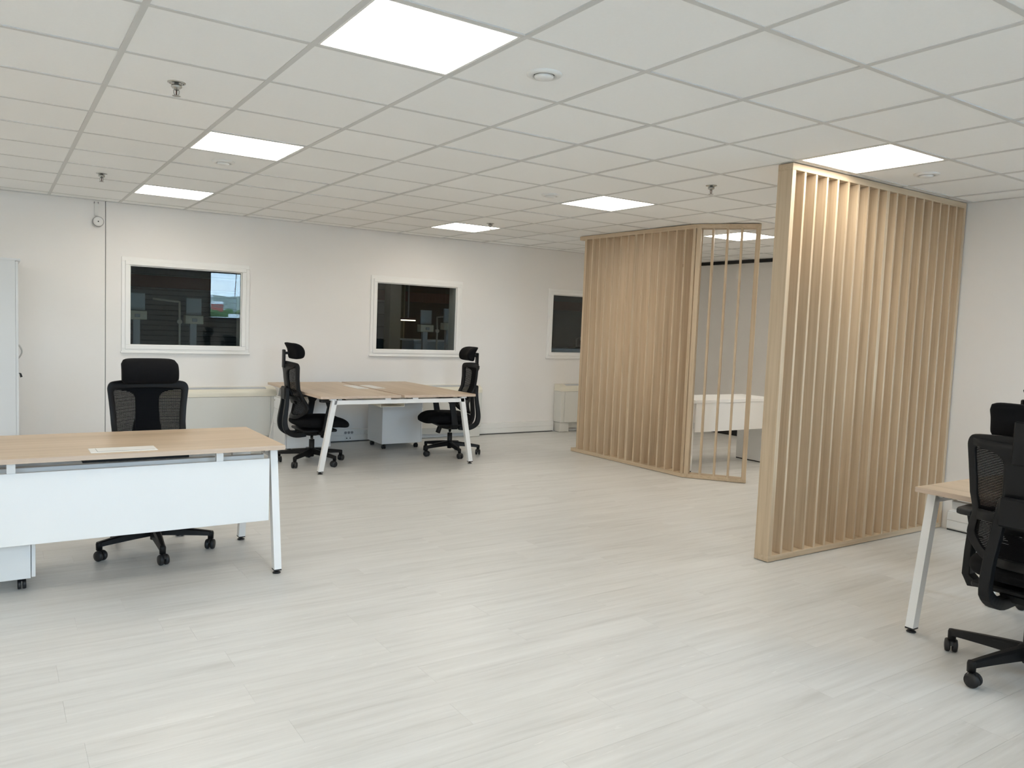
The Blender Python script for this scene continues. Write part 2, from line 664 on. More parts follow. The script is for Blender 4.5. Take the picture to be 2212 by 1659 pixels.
# LED panels
LN = {(2, -1): 'large square light panel nearest the camera, at the top of the picture',
      (2, 3): 'square light panel with a round air valve just behind it, left side of the ceiling',
      (2, 7): 'small-looking square light panel farthest back on the left, close to the back wall',
      (7, -1): 'square light panel just above the right slatted screen',
      (7, 3): 'square light panel on the ceiling in front of the left slatted screen',
      (7, 7): 'square light panel with a sprinkler head hanging in front of its right corner',
      (11, 4): 'square light panel seen through the open bars of the left slatted screen'}
proto = None
for (i, j) in lights:
    lab = LN.get((i, j), 'unseen square light panel, added to light the room')
    loc = ((i + .5) * T, (j + .5) * T, H)
    if proto is None:
        proto = empty('ceiling_light', loc, 0, lab, 'ceiling light', 'square light panels in the ceiling grid')
        e = .2875
        f = MB()
        f.box(-e, -e, .001, e, -e + .010, .02).box(-e, e - .010, .001, e, e, .02)
        f.box(-e, -e + .010, .001, -e + .010, e - .010, .02).box(e - .010, -e + .010, .001, e, e - .010, .02)
        f.build('frame', M['wmetal'], proto)
        MB().box(-e + .010, -e + .010, .004, e - .010, e - .010, .012).build('diffuser', M['led'], proto)
        MB().box(-e, -e, .02, e, e, .028).build('housing', M['wmetal'], proto)
    else:
        c = copy_tree(proto)
        c.location = loc
        tag(c, lab)

# air valves
VN = [((3.5, -.5), 'round white air valve in the tile beside the nearest light panel'),
      ((2.5, 4.5), 'round white air valve in the tile behind the second light panel on the left'),
      ((6.5, 3.5), 'round white air valve left of the light panel in front of the left slatted screen'),
      ((8.5, -.5), 'round white air valve to the right of the light panel above the right screen')]
proto = None
for (a, b), lab in VN:
    loc = (a * T, b * T, H + .0025)
    if proto is None:
        proto = empty('air_valve', loc, 0, lab, 'air valve', 'round air valves in the ceiling')
        MB().lathe([(.046, .004), (.048, -.010), (.060, -.013), (.074, -.006), (.076, 0), (.076, .004)], n=32).build('ring', M['wplast'], proto)
        MB().lathe([(.0, -.024), (.022, -.0235), (.036, -.020), (.041, -.014), (.041, -.008), (.012, -.004), (.012, .004)], n=32).build('valve_disc', M['wplast'], proto)
        MB().lathe([(.046, -.001), (.046, .004)], n=24).build('throat', M['gap'], proto)
    else:
        c = copy_tree(proto)
        c.location = loc
        tag(c, lab)

# sprinklers
SN = [((1.5, 1.5), 'chrome sprinkler head nearest the camera, on the left of the ceiling'),
      ((1.5, 6.5), 'chrome sprinkler head at the back left, above the alarm sounder'),
      ((7.5, 1.5), 'chrome sprinkler head between the two slatted screens'),
      ((7.55, 6.6), 'chrome sprinkler head in front of the farthest middle light panel')]
proto = None
for (a, b), lab in SN:
    loc = (a * T - .03, b * T + .02, H + .0025)
    if proto is None:
        proto = empty('sprinkler', loc, 0, lab, 'sprinkler', 'sprinkler heads in the ceiling')
        MB().lathe([(.024, .002), (.026, -.006), (.034, -.006), (.042, -.003), (.043, 0), (.036, .002)], n=24).build('escutcheon', M['chrome'], proto)
        MB().lathe([(.010, 0), (.012, -.012), (.024, -.016), (.026, -.026), (.020, -.034), (.011, -.038), (.009, -.046), (0, -.046)], n=20).build('body', M['chrome'], proto)
        f = MB()
        for s in (-1, 1):
            f.tube([(s * .008, 0, -.036), (s * .013, 0, -.048), (s * .012, 0, -.064), (s * .004, 0, -.076)], .0026, 8)
        f.build('frame_arms', M['steel'], proto)
        MB().lathe([(0, -.046), (.003, -.047), (.003, -.074), (0, -.074)], n=10).build('bulb', M['beam'], proto)
        d = MB().lathe([(0, -.075), (.006, -.075), (.019, -.0775), (.019, -.0795), (0, -.080)], n=20)
        d.build('deflector', M['steel'], proto)
        proto.scale = (.95, .95, .78)
    else:
        c = copy_tree(proto)
        c.location = loc
        tag(c, lab)


# ------------------------------------------------------------------ back windows
def ring_boxes(mb, x0, x1, z0, z1, w, y0, y1, bev=.003):
    mb.bbox(x0, y0, z0, x1, y1, z0 + w, bev).bbox(x0, y0, z1 - w, x1, y1, z1, bev)
    mb.bbox(x0, y0, z0 + w, x0 + w, y1, z1 - w, bev).bbox(x1 - w, y0, z0 + w, x1, y1, z1 - w, bev)


for n, (a, b) in enumerate(BW, 1):
    w = empty('window_%d' % n, (0, 0, 0), kind='structure')
    mb = MB()
    ring_boxes(mb, a, b, ZB, ZT, .045, WY1 - .014, WY1, .003)
    mb.build('outer_casing', M['upvc'], w)
    mb = MB()
    ring_boxes(mb, a + .032, b - .036, ZB + .034, ZT - .036, .043, WY1 - .026, WY1 + .02, .004)
    mb.build('frame', M['upvc'], w)
    MB().box(a + .078, WY1 + .004, ZB + .080, b - .088, WY1 + .010, ZT - .085).build('pane', M['glass'], w)
    mb = MB()
    ring_boxes(mb, a + .075, b - .085, ZB + .076, ZT - .082, .007, WY1 - .012, WY1 + .012, .001)
    mb.build('glazing_bead', M['gplast'] if False else M['upvc'], w)
    MB().bbox(a - .01, WY1 - .032, ZB - .006, b + .01, WY1, ZB + .012, .004).build('sill', M['upvc'], w)

# daylight windows behind the camera
for n, (a, b) in enumerate(DAY, 4):
    w = empty('window_%d' % n, (0, 0, 0), kind='structure')
    mb = MB()
    ring_boxes(mb, a, b, 1.33, 2.45, .05, WY0 - .16, WY0 - .10, .004)
    mb.build('frame', M['gplast'], w)
    MB().box(a + .05, WY0 - .135, 1.38, b - .05, WY0 - .129, 2.40).build('pane', M['clear'], w)
    MB().bbox(a - .02, WY0 - .10, 1.30, b + .02, WY0 + .03, 1.33, .004).build('sill', M['upvc'], w)


# ------------------------------------------------------------------ trunking along the walls
def trunk(name, p, q, axis):
    """two-compartment cable trunking: base with three slim lips and two lids"""
    o = empty(name, (0, 0, 0), kind='structure')

    def bx(mb, d0, d1, z0, z1, b=.002):
        if axis == 'x':
            mb.bbox(p, WY1 - d1, z0, q, WY1 - d0, z1, b)
        else:
            mb.bbox(WX1 - d1, p, z0, WX1 - d0, q, z1, b)
        return mb
    mb = MB()
    bx(mb, 0, .045, .012, .150)
    mb.build('base_profile', M['wplast'], o)
    for z0, z1 in ((.020, .076), (.082, .138)):
        bx(MB(), .0452, .051, z0, z1).build('lid', M['wplast'], o)
    bx(MB(), .004, .040, 0, .0118).build('plinth_gap', M['gap'], o)
    return o


trunk('baseboard_back', 2.76, 4.10, 'x')
trunk('baseboard_back_middle', 5.41, 6.63, 'x')
trunk('baseboard_right', WY0 + .01, -.02, 'y')

# power and data outlets on the trunking
proto = None
for i, x in enumerate((3.590, 3.630, 3.670)):
    lab = 'white power socket on the back wall trunking, %s of the three' % ('leftmost', 'middle', 'rightmost')[i]
    if proto is None:
        proto = empty('power_socket', (x, WY1 - .051, .110), 0, lab, 'socket', 'power sockets under the shared desk')
        MB().bbox(-.0195, -.006, -.021, .0195, 0, .021, .003).build('faceplate', M['wplast'], proto)
        MB().lathe([(.0135, -.0064), (.0155, -.0072), (.0165, -.0062)], ax='y', n=20).build('rim', M['gplast'], proto)
        s = MB()
        for dx in (-.006, .006):
            s.lathe([(.0026, -.0068), (.0026, -.006)], (dx, 0, 0), 'y', 8)
        s.build('contact_hole', M['black'], proto)
        MB().lathe([(.002, -.0075), (.002, -.006)], (0, 0, .007), 'y', 8).build('earth_pin', M['steel'], proto)
    else:
        c = copy_tree(proto)
        c.location.x = x
        tag(c, lab)
proto = None
for i, x in enumerate((3.606, 3.648)):
    lab = 'white data outlet with a black port, %s of the two below the sockets' % ('left', 'right')[i]
    if proto is None:
        proto = empty('data_outlet', (x, WY1 - .051, .048), 0, lab, 'outlet', 'data outlets under the shared desk')
        MB().bbox(-.019, -.006, -.021, .019, 0, .021, .003).build('faceplate', M['wplast'], proto)
        MB().bbox(-.007, -.0075, -.011, .007, -.006, .002, .0005).build('port', M['black'], proto)
        MB().bbox(-.008, -.007, .009, .008, -.006, .013, .0005).build('label_strip', M['gplast'], proto)
    else:
        c = copy_tree(proto)
        c.location.x = x
        tag(c, lab)


# ------------------------------------------------------------------ convectors
def convector(x0, x1, label):
    D = .175
    yb = WY1 - .004
    yf = yb - D
    o = empty('convector', ((x0 + x1) / 2, yb - D / 2, 0), 0, label, 'convector', 'convector units along the back wall')
    w = (x1 - x0) / 2
    f, b = -D / 2, D / 2
    MB().bbox(-w + .06, f, .135, w - .06, b, .565, .004).build('front_panel', M['conv'], o)
    # top cover: rounded front, grille bars on the upper part of the curve, flat back rail
    def arc(deg, dr=0):
        t = R(deg)
        return (f + .115 - (.115 + dr) * math.cos(t), .598 + (.062 + dr) * math.sin(t))
    prof = [(f, .568)] + [arc(q) for q in range(0, 91, 10)]
    top = [(f, .568)] + [arc(q) for q in range(0, 51, 10)] + [arc(50, -.012), (f + .03, .568)]
    MB().prism(top, -w + .10, w - .10, 'x').build('top_cover', M['cream'], o)
    MB().bbox(-w + .10, f + .122, .568, w - .10, b, .661, .002).build('back_rail', M['cream'], o)
    MB().box(-w + .10, f + .06, .60, w - .10, f + .122, .605).build('grille_tray', M['gap'], o)
    for k in range(5):
        q0 = 52 + k * 8.2
        MB().prism([arc(q0), arc(q0 + 6.4), arc(q0 + 6.4, -.006), arc(q0, -.006)], -w + .10, w - .10, 'x').build('grille_slat', M['grille'], o)
    endp = prof + [(b, .660), (b, .568)]
    for s in (-1, 1):
        p, q = sorted((s * w, s * (w - .10)))
        MB().prism(endp, p, q, 'x').build('end_cap', M['cream'], o)
        p, q = sorted((s * w, s * (w - .058)))
        MB().bbox(p, f + .004, .135, q, b, .567, .004).build('end_panel', M['conv'], o)
        p, q = sorted((s * (w - .008), s * (w - .16)))
        MB().bbox(p, f + .02, .004, q, b, .134, .004).build('foot', M['conv'], o)
    MB().box(-w + .16, f + .10, .05, w - .16, f + .115, .134).build('plinth', M['conv'], o)
    return o


convector(1.47, 2.735, 'cream convector unit below the left window, behind the front desk')
convector(4.12, 5.378, 'cream convector unit behind the right chair of the shared desk')
convector(6.655, 7.92, 'cream convector unit half hidden behind the left slatted screen')

# alarm sounder and conduit
o = empty('alarm_sounder', (1.010, WY1 - .006, 2.285), 0, 'round white alarm sounder on the back wall at the end of a short conduit', 'alarm')
MB().lathe([(.052, 0), (.052, -.022), (.050, -.026)], ax='y', n=32).build('base', M['wplast'], o)
MB().lathe([(.046, -.026), (.050, -.030), (.050, -.052), (.045, -.058)], ax='y', n=32).build('groove_ring', M['gplast'], o)
MB().lathe([(.0445, -.050), (.0445, -.060), (.030, -.064), (.012, -.066), (0, -.066)], ax='y', n=32).build('face', M['wplast'], o)
MB().lathe([(.006, -.065), (.006, -.0675), (0, -.0675)], ax='y', n=12).build('sound_hole', M['black'], o)
o = empty('cable_conduit', (.998, WY1 - .006, 2.34), 0, 'short white conduit running up from the alarm sounder to the ceiling', 'conduit')
MB().bbox(-.017, -.016, 0, .017, 0, .125, .003).build('channel', M['wplast'], o)
for s in (-1, 1):
    MB().bbox(s * .017 - .004, -.012, .118, s * .017 + .004, 0, .138, .001).build('clip', M['gplast'], o)


# ------------------------------------------------------------------ tall cupboard at the left edge
o = empty('cupboard', (.105, 5.04, 0), 0, 'tall white cupboard at the left edge of the picture, seen from its side', 'cupboard')
cw, cd, ch = .44, 1.08, 1.82
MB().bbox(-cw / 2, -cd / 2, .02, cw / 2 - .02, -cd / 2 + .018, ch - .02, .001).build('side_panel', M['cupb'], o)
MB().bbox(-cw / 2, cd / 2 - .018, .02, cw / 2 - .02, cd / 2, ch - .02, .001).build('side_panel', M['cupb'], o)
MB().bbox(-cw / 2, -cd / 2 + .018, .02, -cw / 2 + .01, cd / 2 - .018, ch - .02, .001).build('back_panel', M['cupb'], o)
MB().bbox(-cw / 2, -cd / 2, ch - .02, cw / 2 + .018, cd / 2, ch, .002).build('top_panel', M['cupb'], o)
MB().box(-cw / 2 + .02, -cd / 2 + .02, 0, cw / 2 - .03, cd / 2 - .02, .02).build('plinth', M['gplast'], o)
for s in (-1, 1):
    p, q = sorted((s * .002, s * (cd / 2 - .001)))
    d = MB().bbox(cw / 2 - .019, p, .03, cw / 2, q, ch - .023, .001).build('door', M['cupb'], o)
    if s < 0:
        pts = [(cw / 2 + .001 + .034 * math.sin(t * math.pi), -.05, 1.04 + (t - .5) * -.14) for t in [k / 10 for k in range(11)]]
        MB().tube(pts, .006, 8).build('handle', M['steel'], d)
        MB().lathe([(.009, 0), (.009, .006), (0, .006)], (cw / 2, -.05, .872), 'x', 14).build('lock', M['steel'], d)
        MB().prism([(cw / 2 + .016, .848), (cw / 2 + .030, .850), (cw / 2 + .040, .818), (cw / 2 + .022, .812)], -.053, -.047, 'y').bbox(cw / 2 + .004, -.052, .846, cw / 2 + .026, -.048, .852, .001).build('key', M['black'], d)


# ------------------------------------------------------------------ slatted screens
def board(x0, x1, d, z0, z1):
    return MB().bbox(x0, 0, z0, x1, d, z1, .0012)


ZL, ZH = .042, H - .044
# right screen
sr = empty('slatted_screen', (4.216, .036, 0), 0, 'tall oak screen of close upright slats running to the right wall', 'screen')
Ls = 2.066
MB().bbox(0, 0, .004, Ls, .108, ZL, .0015).build('bottom_rail', M['plyh'], sr)
MB().bbox(0, 0, ZH, Ls, .108, H - .003, .0015).build('top_rail', M['plyh'], sr)
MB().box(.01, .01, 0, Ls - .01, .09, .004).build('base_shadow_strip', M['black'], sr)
bmesh_slat = bmesh_end = None
n = 18
for k in range(n + 1):
    x = .0175 + k * (Ls - .035) / n
    thick = k in (0, 9, 18)
    hw = .0172 if thick else .0095
    if thick:
        if bmesh_end is None:
            c = MB().bbox(-hw, 0, ZL, hw, .108, ZH, .0012).build('end_board', M['ply'], sr, (x, 0, 0))
            bmesh_end = c.data
        else:
            c = bpy.data.objects.new('end_board', bmesh_end)
    else:
        if bmesh_slat is None:
            c = MB().bbox(-hw, .002, ZL, hw, .106, ZH, .0012).build('slat', M['ply'], sr, (x, 0, 0))
            bmesh_slat = c.data
        else:
            c = bpy.data.objects.new('slat', bmesh_slat)
    if c.name not in COL.objects:
        COL.objects.link(c)
    c.parent = sr
    c.location = (x, 0, 0)
# left screen: straight run and a short angled wing
sl = empty('slatted_screen', (5.792, 4.093, 0), R(-88.42), 'oak screen of upright slats with an angled open-barred wing, standing in mid room', 'screen')
poly = [(0, 0), (1.74, 0), (2.229, .356), (2.165, .443), (1.705, .108), (0, .108)]
MB().prism(poly, .004, ZL).build('bottom_rail', M['plyh'], sl)
MB().prism(poly, ZH, H - .003).build('top_rail', M['plyh'], sl)
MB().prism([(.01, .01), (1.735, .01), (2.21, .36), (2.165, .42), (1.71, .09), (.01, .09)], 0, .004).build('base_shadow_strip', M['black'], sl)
for k in range(15):
    s0 = .107 + k * (1.723 - .107) / 14
    c = bpy.data.objects.new('end_board' if k in (0, 7, 14) else 'slat', bmesh_end if k in (0, 7, 14) else bmesh_slat)
    COL.objects.link(c)
    c.parent = sl
    c.location = (s0, 0, 0)
wd = Vector((.489, .356, 0)) / .605
wa = math.atan2(.356, .489)
for t, th in ((.034, 1), (.165, 0), (.300, 0), (.432, 0), (.582, 1)):
    if th:
        c = MB().bbox(-.021, .001, ZL, .021, .097, ZH, .0012).build('post', M['ply'], sl)
    else:
        c = bpy.data.objects.new('slat', bmesh_slat)
        COL.objects.link(c)
        c.parent = sl
    c.location = Vector((1.74, 0, 0)) + wd * t
    c.rotation_euler = (0, 0, wa)


# ------------------------------------------------------------------ desks
ZTOP = .722


def rect_leg(mb, p, q, w, t):
    """square tube from foot p to head q in the YZ plane; w in-plane width, t thickness along X"""
    p, q = Vector(p), Vector(q)
    u = Vector((1, 0, 0)) * t / 2
    v = Vector((0, 1, 0)) * w / 2
    mb.add([p - u - v, p + u - v, p + u + v, p - u + v, q - u - v, q + u - v, q + u + v, q - u + v],
           [(3, 2, 1, 0), (4, 5, 6, 7), (0, 1, 5, 4), (1, 2, 6, 5), (2, 3, 7, 6), (3, 0, 4, 7)])
    return mb


def desk(name, loc, rz, L, tops, inset, foot, head, label, grommets, panel=None):
    """L length along X; tops: (y0, y1) strips; foot/head: half spans of the A-frame at floor and under the top"""
    o = empty(name, loc, rz, label, 'desk')
    t0 = ZTOP - .025
    for y0, y1 in tops:
        tp = MB().bbox(-L / 2, y0, t0, L / 2, y1, ZTOP, .001).build('tabletop', M['oak_x'], o)
        eb = MB()
        eb.box(-L / 2 - .0012, y0 - .0012, t0 + .001, L / 2 + .0012, y0, ZTOP - .001)
        eb.box(-L / 2 - .0012, y1, t0 + .001, L / 2 + .0012, y1 + .0012, ZTOP - .001)
        eb.box(-L / 2 - .0012, y0, t0 + .001, -L / 2, y1, ZTOP - .001)
        eb.box(L / 2, y0, t0 + .001, L / 2 + .0012, y1, ZTOP - .001)
        eb.build('edge_band', M['oak_edge'], tp)
    zb = t0 - .015
    for s in (-1, 1):
        x = s * (L / 2 - inset)
        fr = MB().bbox(x - .02, -head, zb - .040, x + .02, head, zb, .002).build('frame_beam', M['wmetal'], o)
        for e in (-1, 1):
            lg = rect_leg(MB(), (x, e * foot, .022), (x, e * (head - .02), zb), .048, .040).build('leg', M['wmetal'], o)
            MB().bbox(x - .0205, e * foot - .0245, .018, x + .0205, e * foot + .0245, .026, .001).build('end_plug', M['rubber'], lg)
            MB().lathe([(.021, 0), (.023, .003), (.018, .008), (.007, .010), (.007, .02)], (x, e * foot, 0), 'z', 18).build('foot_glide', M['rubber'], lg)
        for y0, y1 in tops:
            for y in (y0 + .12 * (y1 - y0) + .03, y1 - .12 * (y1 - y0) - .03):
                MB().box(x - .018, y - .03, zb, x + .018, y + .03, t0).build('spacer', M['wmetal'], o)
        for e in (-1, 1):
            xb = x - s * .045
            MB().bbox(min(x - s * .02, xb), e * head * .88 - .02, t0 - .028, max(x - s * .02, xb), e * head * .88 + .02, t0, .001).lathe(
                [(.006, 0), (.006, .003), (0, .003)], (xb - s * .003, e * head * .88, t0 - .014), 'x', 10).build('corner_bracket', M['steel'], o)
    for y0, y1 in tops:
        for y in ((-.15, .12) if len(tops) == 1 else (math.copysign(.10, y0 + y1), math.copysign(.40, y0 + y1))):
            lo_ = .045 if len(tops) == 1 else 0
            MB().bbox(-L / 2 + inset + .02, y - .02, zb - .04 - lo_, L / 2 - inset - .02, y + .02, zb - lo_, .002).box(
                -L / 2 + inset + .02, y - .02, zb - .04, -L / 2 + inset + .026, y + .02, zb - lo_).box(
                L / 2 - inset - .026, y - .02, zb - .04, L / 2 - inset - .02, y + .02, zb - lo_).build('rail', M['wmetal'], o)
    for gx, gy, gl, gw in grommets:
        g = MB().bbox(gx - gl / 2, gy - gw / 2, ZTOP - .001, gx + gl / 2, gy + gw / 2, ZTOP + .003, .001).build('cable_flap', M['wplast'], o)
        mb = MB()
        mb.box(gx - gl / 2 + .03, gy - gw / 2 + .018, ZTOP + .0031, gx + gl / 2 - .012, gy - gw / 2 + .0205, ZTOP + .0036)
        mb.box(gx - gl / 2 + .03, gy - gw / 2 + .018, ZTOP + .0031, gx - gl / 2 + .0325, gy + gw / 2 - .016, ZTOP + .0036)
        mb.build('flap_seam', M['gplast'], g)
    return o


# front left desk
d1 = desk('desk', (.69, 1.570, 0), 0, 1.60, [(-.40, .40)], .028, .378, .285,
          'oak-topped white desk in the left foreground with a wide white front panel',
          [(.008, -.278, .305, .135)])
MB().bbox(-.73, -.338, .293, .735, -.320, .642, .0015).build('front_panel', M['wboard'], d1)
for x in (-.475, .470):
    MB().bbox(x - .018, -.334, .62, x + .018, -.300, .697, .001).build('panel_bracket', M['wmetal'], d1)
MB().bbox(.615, -.02, .60, .65, .02, .697, .001).build('panel_bracket', M['wmetal'], d1)
MB().bbox(-.16, -.10, .632, .36, .08, .662, .002).build('cable_tray', M['black'], d1)
# shared desk in the middle
d2 = desk('bench_desk', (3.455, 4.605, 0), R(90), 1.65, [(-.82, -.02), (.02, .82)], .034, .800, .700,
          'shared oak desk with two tops on white splayed legs below the middle window',
          [(.12, -.095, .40, .13), (.12, .095, .40, .13)])
tr = MB()
for y in (-.02,):
    tr.box(-.60, -.13, .585, .55, .13, .589).box(-.60, -.13, .589, .55, -.126, .648).box(-.60, .126, .589, .55, .13, .648)
tr.build('cable_tray', M['cream'], d2)
# right foreground desk
d3 = desk('desk', (4.305, -1.835, 0), R(90), 1.60, [(-.40, .40)], .028, .390, .295,
          'oak-topped white desk cut off by the right edge, a black chair pushed up to it',
          [(.1, .26, .305, .135)])

# white desk in the alcove behind the screens
o = empty('office_desk', (6.78, 2.77, 0), 0, 'all-white desk with a deep front panel seen between the two screens', 'desk')
MB().bbox(-.65, -.265, .715, .655, .245, .75, .002).build('tabletop', M['wboard'], o)
MB().bbox(-.62, -.255, .415, .60, -.237, .714, .001).build('front_panel', M['wboard'], o)
for s in (-1, 1):
    MB().bbox(s * .630 - .011, -.235, .012, s * .630 + .011, .243, .714, .001).build('side_panel', M['wboard'], o)
    MB().box(s * .630 - .009, -.23, 0, s * .630 + .009, .24, .012).build('foot_strip', M['black'], o)


# ------------------------------------------------------------------ drawer pedestals
def caster_small(parent, x, y):
    c = MB().box(x - .016, y - .016, .052, x + .016, y + .016, .06)
    c.lathe([(.006, .04), (.006, .055)], (x, y, 0), 'z', 8)
    o = c.build('caster', M['rubber'], parent)
    w = MB()
    for s in (-1, 1):
        w.lathe([(0, -.008), (.022, -.008), (.0245, -.005), (.0245, .005), (.022, .008), (0, .008)], (x + s * .011, y, .0245), 'x', 16)
    w.build('wheel', M['rubber'], o)


def pedestal(loc, rz, label, z1=.585):
    """fronts face +X"""
    o = empty('drawer_pedestal', loc, rz, label, 'drawers', 'white drawer pedestals under the desks')
    MB().bbox(-.25, -.20, .06, .228, .20, z1, .0015).build('carcass', M['wboard'], o)
    hs = [.125, .17, .225]
    s = sum(hs)
    z = z1 - .012
    for i, h in enumerate(hs):
        hh = h / s * (z1 - .012 - .062)
        d = MB().bbox(.231, -.198, z - hh + .003, .249, .198, z, .0015).build('drawer', M['wboard'], o)
        if i == 0:
            MB().lathe([(.0085, 0), (.0085, .004), (.004, .0045), (0, .0045)], (.249, -.165, z - .035), 'x', 16).build('lock', M['steel'], d)
        z -= hh
    for x in (-.21, .19):
        for y in (-.16, .16):
            caster_small(o, x, y)
    return o


pedestal((.072, 1.665, 0), 0, 'white drawer pedestal under the front left desk, cut by the picture edge', .58)
pedestal((4.010, 5.112, 0), 0, 'white drawer pedestal under the right half of the shared desk', .60)
pedestal((2.93, 5.155, 0), R(180), 'white drawer pedestal with a lock, under the left half of the shared desk')


# ------------------------------------------------------------------ office chairs
def lerp_tab(tab, z):
    if z <= tab[0][0]:
        return tab[0][1]
    for (a, p), (b, q) in zip(tab, tab[1:]):
        if z <= b:
            return p + (q - p) * (z - a) / (b - a)
    return tab[-1][1]


YC = [(.44, -.205), (.50, -.178), (.58, -.168), (.65, -.192), (.75, -.240), (.85, -.254), (.95, -.262), (1.02, -.266)]
KC = 1.05


def BK(x, z, dy=0):
    return Vector((x, lerp_tab(YC, z) + KC * x * x + dy, z))


OUT = [(0, .452), (.10, .455), (.165, .476), (.218, .518), (.242, .562), (.230, .612), (.210, .67), (.211, .75), (.218, .85),
       (.2265, .93), (.2285, .965), (.216, .992), (.185, 1.003), (.09, 1.010), (0, 1.012)]
INN = [(0, .487), (.09, .490), (.148, .506), (.184, .538), (.203, .570), (.193, .612), (.176, .67), (.178, .75), (.184, .85),
       (.192, .925), (.190, .945), (.178, .952), (.150, .955), (.08, .957), (0, .958)]


def mirror(half):
    return half + [(-x, z) for x, z in half[-2:0:-1]]


def resample(poly, sub=3):
    r = []
    n = len(poly)
    for i in range(n):
        p0, p1, p2, p3 = poly[i - 1], poly[i], poly[(i + 1) % n], poly[(i + 2) % n]
        for k in range(sub):
            t = k / sub
            r.append(tuple(.5 * (2 * p1[j] + (p2[j] - p0[j]) * t + (2 * p0[j] - 5 * p1[j] + 4 * p2[j] - p3[j]) * t * t
                                 + (3 * p1[j] - p0[j] - 3 * p2[j] + p3[j]) * t ** 3) for j in (0, 1)))
    return r


def strip_on_back(mb, rows, dy0, dy1, nx=8):
    """rows: (z, xl, xr) bottom to top -> a slab following the back surface between offsets dy0 (front) and dy1 (rear)"""
    n = nx + 1
    for s, dy in ((0, dy0), (1, dy1)):
        pass
    base = len(mb.v)
    vs = []
    for dy in (dy0, dy1):
        for z, xl, xr in rows:
            for k in range(n):
                vs.append(BK(xl + (xr - xl) * k / nx, z, dy))
    m = len(rows)
    fs = []
    A = lambda s, i, k: s * m * n + i * n + k
    for i in range(m - 1):
        for k in range(nx):
            fs.append((A(0, i, k), A(0, i, k + 1), A(0, i + 1, k + 1), A(0, i + 1, k)))
            fs.append((A(1, i, k), A(1, i + 1, k), A(1, i + 1, k + 1), A(1, i, k + 1)))
        fs.append((A(0, i, 0), A(0, i + 1, 0), A(1, i + 1, 0), A(1, i, 0)))
        fs.append((A(0, i, nx), A(1, i, nx), A(1, i + 1, nx), A(0, i + 1, nx)))
    for k in range(nx):
        fs.append((A(0, 0, k), A(1, 0, k), A(1, 0, k + 1), A(0, 0, k + 1)))
        fs.append((A(0, m - 1, k), A(0, m - 1, k + 1), A(1, m - 1, k + 1), A(1, m - 1, k)))
    mb.add(vs, fs, True)
    return mb


